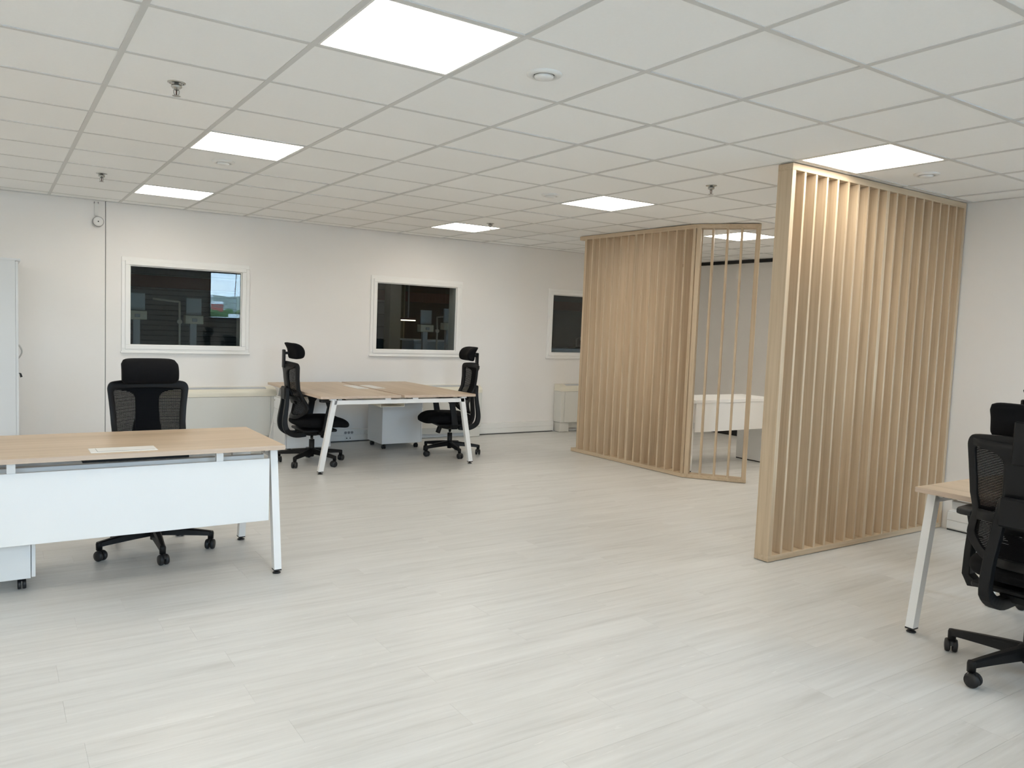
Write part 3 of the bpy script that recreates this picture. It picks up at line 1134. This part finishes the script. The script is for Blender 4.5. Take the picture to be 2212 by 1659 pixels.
def make_chair():
    o = empty('office_chair', (0, 0, 0), 0, 'black chair', 'chair', 'black mesh office chairs')
    # --- base
    h = MB().lathe([(.030, .092), (.046, .096), (.050, .115), (.044, .142), (.030, .150)], n=24)
    hub = h.build('base_hub', M['plast'], o)
    for k in range(5):
        a = MB()
        secs, pts = [], []
        for t in (0, .25, .5, .75, 1):
            r = .035 + t * .285
            w = .030 - .013 * t
            hh = .026 - .012 * t
            z = .122 - .018 * t - .008 * t * t
            pts.append((r, 0, z))
            secs.append([(0, -w, -hh), (0, w, -hh), (0, w * .85, hh * .6), (0, w * .45, hh), (0, -w * .45, hh), (0, -w * .85, hh * .6)])
        a.sweep(pts, secs, False)
        a.lathe([(.017, .062), (.018, .098), (.015, .108)], (.318, 0, 0), 'z', 14)
        arm = a.build('base_arm', M['plast'], o)
        arm.rotation_euler = (0, 0, R(72 * k))
        c = MB()
        for s in (-1, 1):
            c.lathe([(0, s * .0035), (.024, s * .0035), (.0300, s * .008), (.0305, s * .019), (.027, s * .0255), (.012, s * .028), (0, s * .028)], (.318, 0, .0305), 'y', 22)
        hood = [(.034 * math.cos(R(q)), .034 * math.sin(R(q))) for q in range(20, 171, 15)]
        hin = [(.0315 * math.cos(R(q)), .0315 * math.sin(R(q))) for q in range(170, 19, -15)]
        c.prism([(.318 + x, .0305 + z) for x, z in hood + hin], -.006, .006, 'y')
        c.lathe([(.008, .03), (.008, .065)], (.318, 0, 0), 'z', 8)
        cs = c.build('caster', M['rubber'], arm)
        # swivel about the stem
        cs.data.transform(Matrix.Translation((.318, 0, 0)) @ Matrix.Rotation(R((35, -60, 110, 15, -100)[k]), 4, 'Z') @ Matrix.Translation((-.318 + .010, 0, 0)))
    MB().lathe([(.020, .066), (.024, .068), (.0265, .15), (.0265, .235), (.022, .238)], n=20).build('column_cover', M['plast'], o)
    MB().lathe([(.0145, .150), (.0145, .282)], n=18).build('gas_piston', M['chrome'], o)
    # --- mechanism
    mc = MB()
    mc.sweep([(0, 0, .276), (0, 0, .296), (0, .0, .33)], [[(-.03, -.03, 0), (.03, -.03, 0), (.03, .03, 0), (-.03, .03, 0)],
                                                    [(-.07, -.12, 0), (.07, -.12, 0), (.07, .11, 0), (-.07, .11, 0)],
                                                    [(-.085, -.15, 0), (.085, -.15, 0), (.085, .14, 0), (-.085, .14, 0)]], False)
    mc.bbox(-.20, -.15, .330, .20, .19, .356, .008)
    mc.build('mechanism', M['plast'], o)
    MB().tube([(.06, .03, .305), (.20, .03, .300), (.235, .03, .297)], .006, 8).bbox(.225, .012, .287, .285, .050, .300, .004).build('height_lever', M['plast'], o)
    kn = MB().lathe([(.023, 0), (.026, .006), (.026, .070), (.021, .076), (0, .076)], n=16).build('tension_knob', M['plast'], o)
    kn.data.transform(Matrix.Translation((-.045, .130, .315)) @ Matrix.Rotation(R(200), 4, 'X'))
    # --- seat
    bm = bmesh.new()
    bmesh.ops.create_uvsphere(bm, u_segments=40, v_segments=20, radius=1)

    def sg(v, e):
        return math.copysign(abs(v) ** e, v)
    for v in bm.verts:
        x, y, z = v.co
        r = math.hypot(x, y)
        if r > 1e-6:
            ca, sa = x / r, y / r
            ex = .52
            den = (abs(ca) ** (2 / ex) + abs(sa) ** (2 / ex)) ** (ex / 2)
            rr = r ** .45 / den
            x, y = ca * rr, sa * rr
        z = sg(z, .8)
        X = x * .248 * (1 - .06 * max(0, -y))
        Y = .068 + y * .272
        Z = .418 + z * .054
        if z > 0:
            Z += .010 * max(0, 1 - abs(x) * 1.1) * -1 + .012 * (1 - y * y) * .5
        Z -= .040 * max(0, y - .45) ** 1.6 * 2.2
        Z += .012 * max(0, -y - .4)
        v.co = (X, Y, Z)
    MB().bm(bm, True).build('seat', M['fabric'], o)
    # --- backrest frame
    outer, inner = resample(mirror(OUT)), resample(mirror(INN))
    n = len(outer)
    vs, fs = [], []
    for dy, inset in ((.010, 0), (-.014, 0)):
        vs += [BK(x, z, dy) for x, z in outer]
        vs += [BK(x, z, dy) for x, z in inner]
    for k in range(n):
        q = (k + 1) % n
        fs += [(k, q, n + q, n + k), (2 * n + k, 3 * n + k, 3 * n + q, 2 * n + q), (k, 2 * n + k, 2 * n + q, q), (n + k, n + q, 3 * n + q, 3 * n + k)]
    fr = MB().add(vs, fs, True)
    bf = fr.build('back_frame', M['plast'], o)
    md = bf.modifiers.new('bevel', 'BEVEL')
    md.width = .004
    md.segments = 2
    md.angle_limit = R(40)
    strip_on_back(MB(), [(z, -w, w) for z, w in ((.632, .188), (.645, .186), (.665, .180), (.682, .178))], -.012, -.026).build('lumbar_bar', M['plast'], o)
    # --- mesh cloth
    rows = []
    for k in range(29):
        z = .470 + k * (.985 - .470) / 28
        w = lerp_tab([(.47, .14), (.50, .175), (.53, .20), (.562, .212), (.612, .204), (.67, .191), (.75, .194), (.85, .20), (.93, .208), (.96, .207), (.985, .20)], z)
        rows.append((z, w))
    vs, fs, nx = [], [], 14
    for z, w in rows:
        for k in range(nx + 1):
            vs.append(BK(w * (k / nx * 2 - 1), z, 0))
    for i in range(28):
        for k in range(nx):
            a = i * (nx + 1) + k
            fs.append((a, a + 1, a + nx + 2, a + nx + 1))
    MB().add(vs, fs, True).build('mesh_cloth', M['mesh'], o)
    # --- spine plate behind the cloth, flaring into the top
    sp = [(.60, .075), (.66, .072), (.75, .068), (.85, .066), (.895, .067), (.915, .075), (.930, .092), (.942, .128), (.950, .172), (.958, .196), (.985, .200)]
    strip_on_back(MB(), [(z, -w, w) for z, w in sp], -.004, -.024, 12).build('spine_plate', M['plast'], o)
    # --- J shaped support arms
    for s in (-1, 1):
        path = [(-.266, .755), (-.268, .70), (-.274, .60), (-.288, .50), (-.294, .42), (-.279, .355), (-.238, .315), (-.175, .296), (-.08, .300)]
        ext = [path[0]] + path + [path[-1]]
        fine = []
        for q in range(len(path) - 1):
            p0, p1, p2, p3 = ext[q:q + 4]
            for k in range(3):
                t = k / 3
                fine.append((q + t, *[.5 * (2 * p1[j] + (p2[j] - p0[j]) * t + (2 * p0[j] - 5 * p1[j] + 4 * p2[j] - p3[j]) * t * t
                                       + (3 * p1[j] - p0[j] - 3 * p2[j] + p3[j]) * t ** 3) for j in (0, 1)]))
        fine.append((len(path) - 1, *path[-1]))
        ks = [f[0] for f in fine]
        path = [f[1:] for f in fine]
        pts, secs = [], []
        for i, (y, z) in enumerate(path):
            pts.append((s * lerp_tab([(0, .050), (3, .082), (5, .092), (8, .060)], ks[i]), y, z))
            a = Vector(path[max(i - 1, 0)])
            b = Vector(path[min(i + 1, len(path) - 1)])
            t = (b - a).normalized()
            nn = Vector((t.y, -t.x))
            hw, ht = .021, .016 + .009 * min(1, ks[i] / 5)
            secs.append([(-hw, nn.x * ht, nn.y * ht), (hw, nn.x * ht, nn.y * ht), (hw, -nn.x * ht, -nn.y * ht), (-hw, -nn.x * ht, -nn.y * ht)])
        b = MB().sweep(pts, secs, False).build('support_arm', M['plast'], o)
        md = b.modifiers.new('bevel', 'BEVEL')
        md.width = .005
        md.segments = 2
    MB().bbox(-.070, -.296, .640, .070, -.262, .765, .010).build('support_bracket', M['plast'], o)
    # --- arm rests
    for s in (-1, 1):
        pts = [(s * .17, .035, .335), (s * .255, .040, .325), (s * .282, .046, .36), (s * .288, .062, .46), (s * .290, .085, .585), (s * .290, .095, .632)]
        dims = [(.028, .014), (.030, .016), (.034, .017), (.032, .015), (.030, .014), (.055, .018)]
        secs = []
        for i, (dy, dx) in enumerate(dims):
            if i == 0:
                secs.append([(0, -dy, -dx), (0, dy, -dx), (0, dy, dx), (0, -dy, dx)])
            elif i == 1:
                secs.append([(s * dx, -dy, -dx), (s * dx, dy, -dx), (-s * dx, dy, dx), (-s * dx, -dy, dx)])
            else:
                secs.append([(s * dx, -dy, 0), (s * dx, dy, 0), (-s * dx, dy, 0), (-s * dx, -dy, 0)])
        b = MB().sweep(pts, secs, False).build('arm_post', M['plast'], o)
        md = b.modifiers.new('bevel', 'BEVEL')
        md.width = .004
        md.segments = 2
        pad = [(-.040, -.01), (-.047, .05), (-.045, .18), (-.036, .225), (0, .238), (.036, .225), (.045, .18), (.047, .05), (.040, -.01), (0, -.024)]
        pm = MB().prism([(s * .292 + x, y) for x, y in resample(pad, 2)], .634, .662)
        pb = pm.build('arm_pad', M['rubber'], o)
        md = pb.modifiers.new('bevel', 'BEVEL')
        md.width = .008
        md.segments = 3
        md.angle_limit = R(50)
    # --- head rest: curved shell and cushion on a stalk
    prof = [(-.274, 1.181), (-.262, 1.188), (-.225, 1.187), (-.185, 1.170), (-.156, 1.135), (-.146, 1.100), (-.149, 1.066), (-.166, 1.042), (-.200, 1.034), (-.226, 1.036),
            (-.236, 1.060), (-.240, 1.095), (-.248, 1.130), (-.264, 1.160)]
    prof = resample(prof, 2)
    cy, cz = -.205, 1.10
    pts, secs = [], []
    N = 18
    for i in range(N + 1):
        t = i / N * 2 - 1
        x = .158 * math.copysign(abs(t) ** .8, t)
        e = (1 - min(1, abs(x) / .1585) ** 7) ** .5 if abs(t) < 1 else 0
        k = .52 + .48 * e
        pts.append((x, cy + 1.3 * x * x, cz))
        secs.append([((1 + .05 * (cz - z) / .08) * 0, (y - cy) * k, (z - cz) * (.66 + .34 * e)) for y, z in prof])
    hr = MB().sweep(pts, secs, True).build('headrest', M['fabric'], o)
    st = MB().bbox(-.034, -.300, .945, .034, -.280, 1.122, .006)
    st.bbox(-.018, -.285, 1.075, .018, -.235, 1.10, .006)
    st.build('headrest_stalk', M['plast'], o)
    return o


CH = [  # x, y, heading, arm phase, headrest drop, label
    (.950, 1.935, -89, 52.6, -.046, 'black mesh office chair facing the camera behind the front left desk'),
    (2.775, 4.400, -2, 6, 0, 'black mesh office chair seen in profile at the left side of the shared desk'),
    (4.335, 4.400, 170, 45, 0, 'black mesh office chair at the right side of the shared desk, facing left'),
    (3.850, -1.612, 5, 20, -.045, 'large black office chair seen from behind at the right edge of the picture'),
    (5.10, -1.27, -90, 18, 0, 'black office chair at the right picture edge, only its headrest and stalk showing')]
proto = make_chair()
chairs = []
for i, (x, y, hd, ph, drop, lab) in enumerate(CH):
    c = proto if i == 0 else copy_tree(chairs_src)
    if i == 0:
        chairs_src = proto
    chairs.append((c, x, y, hd, ph, drop, lab))
for c, x, y, hd, ph, drop, lab in chairs:
    c.location = (x, y, 0)
    rz = hd - 90
    c.rotation_euler = (0, 0, R(rz))
    tag(c, lab)
    k = 0
    for ch in c.children:
        nm = ch.name.split('.')[0]
        if nm == 'base_arm':
            ch.rotation_euler = (0, 0, R(ph + 72 * k - rz))
            k += 1
        elif hd == 5 and nm != 'base_hub' and nm != 'column_cover':
            ch.location.z = .020 if nm in ('arm_pad', 'arm_post') else .048      # seat set higher on its piston
        if nm in ('headrest', 'headrest_stalk') and hd == 5:
            ch.location.z = .048 + drop
        elif nm in ('headrest', 'headrest_stalk'):
            ch.location.z = drop
            if drop:
                ch.location.y = .015
c2 = chairs[1][0]
MB().bbox(-.2505, .02, .405, -.2475, .055, .412, .0005).build('care_tag', M['tag'], c2)

# ------------------------------------------------------------------ the dark hall behind the back windows
HY = WY1 + .18
tag(MB().box(-.5, 9.6, -.05, 14, 9.8, 4.4).build('wall_hall', M['hall']), kind='structure')
tag(MB().box(-.7, HY, -.05, -.5, 9.8, 4.4).build('wall_hall_left', M['hall']), kind='structure')
tag(MB().box(14, HY, -.05, 14.2, 9.8, 4.4).build('wall_hall_right', M['hall']), kind='structure')
tag(MB().box(-.5, HY, -.10, 14, 9.6, -.05).build('floor_hall', M['hallfloor']), kind='structure')
tag(MB().box(-.7, HY, 4.4, 14.2, 9.8, 4.5).build('ceiling_hall', M['hall']), kind='structure')

rs = empty('roller_shutter', (3.0, 9.50, -.05), 0, 'dark ribbed roller shutter in the hall behind the left window', 'shutter')
for k in range(34):
    MB().bbox(-1.35, -.012, .02 + k * .075, 1.35, .012, .02 + k * .075 + .070, .006).build('shutter_slat', M['shutter'], rs)
for s in (-1, 1):
    MB().bbox(s * 1.38 - .04, -.05, 0, s * 1.38 + .04, .05, 2.75, .004).build('guide_rail', M['gplast'], rs)
MB().bbox(-1.42, -.22, 2.60, 1.42, .05, 2.95, .01).build('shutter_box', M['shutter'], rs)


def at(px, py, Y):
    d = _f + CR * ((px - 1106) / FPX) - CU * ((py - 829.5) / FPX)
    return CAM + d * ((Y - CAM.y) / d.y)


def boardbox(p, label):
    """a grey wall board above a beige control box"""
    o = empty('control_box', p, 0, label, 'control box', 'control boxes in the hall behind the windows')
    MB().bbox(-.11, -.03, 0, .11, .10, .11, .006).build('beige_case', M['boxb'], o)
    MB().bbox(-.09, .02, .115, .095, .05, .33, .004).build('grey_board', M['gboard'], o)
    MB().bbox(-.03, -.05, .03, .03, -.03, .07, .004).build('switch', M['gplast'], o)
    MB().bbox(-.04, .03, -p[2] - .05, .04, .09, 0, .003).build('stand_post', M['gplast'], o)
    return o


Y8 = 7.6
p = at(296, 690, Y8)
boardbox(p, 'grey board over a beige box at the left side of the left window')
p = at(419, 700, Y8)
boardbox(p, 'grey board over a beige box, seen in the dark through the left window')
q = at(921, 717, Y8)
boardbox(q, 'grey board over a beige box on a post, in the middle of the middle window')
r_ = at(966, 713, Y8)
boardbox((r_.x + .04, r_.y, r_.z), 'grey board over a beige box at the right side of the middle window')

for (px0, px1, px2, y0, y1, y2), lab in (((330, 388, 388, 645, 652, 695), 'bent pale pipe in the dark behind the left window'),
                                         ((975, 944, 944, 683, 685, 715), 'bent pale pipe in the dark behind the middle window')):
    a, b, c = at(px0, y0, Y8 + .2), at(px1, y1, Y8 + .2), at(px2, y2, Y8 + .2)
    o = empty('bent_pipe', (c.x, c.y, -.05), 0, lab, 'pipe')
    base = Vector((c.x, c.y, -.05))
    pts = [a, a + (b - a) * .8, a + (b - a) * .93, b, b + (c - b) * .12, b + (c - b) * .3, c, Vector((c.x, c.y, .35)), Vector((c.x, c.y, -.05))]
    MB().tube([v - base for v in pts], .014, 8).build('tube', M['pipe'], o)
    MB().lathe([(.03, -.02), (.03, .02), (0, .02)], c - base, 'y', 12).build('valve', M['pipe'], o)

o = empty('steel_column', (at(852, 690, 8.6).x, 8.6, -.05), 0, 'olive brown steel column in the hall, left part of the middle window', 'column')
MB().bbox(-.12, -.01, 0, .12, .01, 4.4, .002).build('web', M['olive'], o)
for s in (-1, 1):
    MB().bbox(s * .12 - .012, -.11, 0, s * .12 + .012, .11, 4.4, .002).build('flange', M['olive'], o)
o = empty('hall_partition', (at(832, 690, 8.9).x - .15, 8.9, -.05), 0, 'grey ribbed partition at the left edge of the middle window view', 'partition')
for k in range(16):
    MB().bbox(-.42, -.02, k * .2, .42, .02 - (k % 2) * .012, k * .2 + .19, .006).build('partition_board', M['shutter'], o)
c = at(895, 733, 7.95)
o = empty('hall_cabinet', (c.x + .62, 8.15, -.05), 0, 'pale grey low cabinet at the bottom right of the middle window view', 'cabinet')
hc = c.z + .05
MB().bbox(-.62, -.2, .06, .62, .25, hc - .025, .006).build('carcass', M['gboard'], o)
MB().bbox(-.64, -.22, hc - .025, .64, .27, hc, .004).build('top', M['hwall'], o)
for s in (-1, 1):
    MB().bbox(s * .31 - .30, -.215, .10, s * .31 + .30, -.2, hc - .06, .003).build('door', M['gboard'], o)
MB().box(-.6, -.18, 0, .6, .23, .06).build('plinth', M['black'], o)
c = at(882, 693, 8.3)
o = empty('strip_lamp', c, 0, 'small lit strip lamp under a red cover, seen through the middle window', 'lamp')
MB().bbox(-.12, -.02, 0, .12, .03, .016, .003).build('tube_cover', STRIP, o)
MB().bbox(-.13, -.03, .017, .13, .04, .05, .006).build('red_cover', M['beam'], o)
MB().bbox(-.01, .0, .05, .01, .02, 4.40 - c.z, .002).build('drop_rod', M['gplast'], o)
for yy, zz, lab in ((7.2, 2.02, 'dark red roof beam across the hall, upper one seen through the windows'), (8.8, 1.78, 'dark red rack beam farther back in the hall')):
    o = empty('hall_beam', (6.75, yy, zz), 0, lab, 'beam')
    MB().bbox(-7.2, -.05, 0, 7.2, -.035, .16, .002).bbox(-7.2, .035, 0, 7.2, .05, .16, .002).build('flange', M['beam'], o)
    MB().bbox(-7.2, -.035, .07, 7.2, .035, .09, .002).build('web', M['beam'], o)
# workbench with a machine behind the third window
c = at(1225, 752, 7.9)
o = empty('workbench', (c.x + .3, 7.9, -.05), 0, 'grey workbench behind the right window, by the left screen', 'workbench')
zt = c.z + .05
MB().bbox(-.9, -.35, zt - .03, .9, .35, zt, .004).build('bench_top', M['gboard'], o)
MB().bbox(-.88, -.33, zt - .25, .88, -.31, zt - .03, .003).build('apron', M['gboard'], o)
for sx in (-1, 1):
    for sy in (-1, 1):
        MB().bbox(sx * .84 - .03, sy * .3 - .03, 0, sx * .84 + .03, sy * .3 + .03, zt - .03, .003).build('leg', M['gplast'], o)
o = empty('bench_machine', (c.x + .25, 7.9, zt - .05), 0, 'small dark machine on the workbench behind the right window', 'machine')
MB().bbox(-.16, -.12, 0, .16, .12, .03, .006).build('base', M['black'], o)
MB().tube([(-.05, 0, .03), (-.05, 0, .16), (.02, 0, .20), (.06, 0, .12)], .018, 8).build('arm', M['gplast'], o)
MB().lathe([(.03, -.03), (.035, 0), (.03, .03)], (.06, 0, .11), 'z', 14).build('head', M['black'], o)
o = empty('sign_board', (c.x + .50, 7.85, zt - .05), 0, 'small white board with dark marks on the workbench behind the right window', 'sign')
MB().bbox(-.06, -.008, 0, .06, .008, .24, .003).build('board', M['wplast'], o)
for k, (w, z) in enumerate(((.03, .205), (.022, .165), (.034, .125))):
    MB().box(-w, -.010, z - .008, w, -.0081, z + .008).build('dark_mark', M['black'], o)

# ------------------------------------------------------------------ outdoors, beyond the daylight windows (seen mirrored in the left window)
gz = -3.6
tag(MB().box(-400, -1100, gz - .2, 700, WY0 - .3, gz).build('ground', M['yard']), kind='structure')
pts = []
nx, ny = 60, 8
for i in range(nx + 1):
    for j in range(ny + 1):
        x = -400 + i * 18.3
        y = -420 - j * 70
        hz = gz + (j / ny) ** .8 * (29 + 3 * math.sin(i * .55) + 2 * math.sin(i * 1.7 + 1)) - .3
        pts.append((x, y, hz))
hf = [(i * (ny + 1) + j, (i + 1) * (ny + 1) + j, (i + 1) * (ny + 1) + j + 1, i * (ny + 1) + j + 1) for i in range(nx) for j in range(ny)]
tag(MB().add(pts, hf, True).build('hillside', M['hedge']), kind='structure')


def house(x, y, z, w, d, h, wm, rf, label):
    o = empty('house', (x, y, z), 0, label, 'house')
    MB().box(-w / 2, -d / 2, -4, w / 2, d / 2, h).build('wall', wm, o)
    MB().prism([(-d / 2 - .3, h), (d / 2 + .3, h), (0, h + d * .3)], -w / 2 - .3, w / 2 + .3, 'x').build('roof', rf, o)
    for k in range(3):
        u = -w / 2 + w * (k + .5) / 3
        MB().box(u - .4, d / 2, h * .35, u + .4, d / 2 + .06, h * .75).build('window', M['gplast'], o)


house(118, -500, 5.0, 6, 6, 3.6, M['roofr'], M['roofw'], 'red house with a pale roof on the hill, mirrored in the left window pane')
house(126, -560, 12.0, 5, 5, 2.2, M['hwall'], M['roofw'], 'small pale house high on the hill, mirrored in the left window pane')
o = empty('low_building', (18, -62, gz), 0, 'low building with a pale flat roof mirrored in the left window pane', 'building')
MB().box(-26, -32, 0, 26, 32, 4.70).build('wall', M['hwall'], o)
MB().box(-26.3, -32.3, 4.70, 26.3, 32.3, 4.85).build('roof', M['roofw'], o)
for k in range(5):
    MB().bbox(-6 + k * 3.1, -20 + (k % 2) * 9, 4.85, -5.2 + k * 3.1, -19.2 + (k % 2) * 9, 5.25, .05).build('roof_vent', M['hwall'], o)
o = empty('lamp_mast', (19.0, -98, gz), 0, 'tall thin leaning mast mirrored in the left window pane', 'mast')
MB().tube([(0, 0, 0), (.25, 0, 5), (.75, 0, 16)], [.10, .08, .05], 8).build('pole', M['mast'], o)
MB().bbox(.6, -.2, 15.9, 1.5, .2, 16.05, .03).build('head', M['mast'], o)
o.location.x = 2.06 + .249 * (WY1 + 98)
rt = random.Random(3)
TL = ('dark round tree at the left of the mirrored outdoor view', 'low tree below the red house in the mirrored view', 'broad tree in the middle of the mirrored view',
      'pale round tree beside the mast in the mirrored view', 'dark tree right of the mast in the mirrored view')
for k, (x, y, sz) in enumerate(((57.5, -245, 2.2), (62.3, -258, 2.0), (61.0, -236, 2.4), (66.3, -255, 2.3), (67.2, -243, 2.6))):
    o = empty('tree', (x, y, gz), 0, TL[k], 'tree', 'trees in the mirrored outdoor view')
    bm = bmesh.new()
    bmesh.ops.create_icosphere(bm, subdivisions=3, radius=sz)
    for v in bm.verts:
        v.co *= 1 + rt.uniform(-.16, .16)
        v.co.z = v.co.z * .9 + 5.0
    MB().bm(bm, False).build('crown', M['leaf'], o)
    MB().tube([(0, 0, 0), (0, 0, 4)], .18, 8).build('trunk', M['olive'], o)
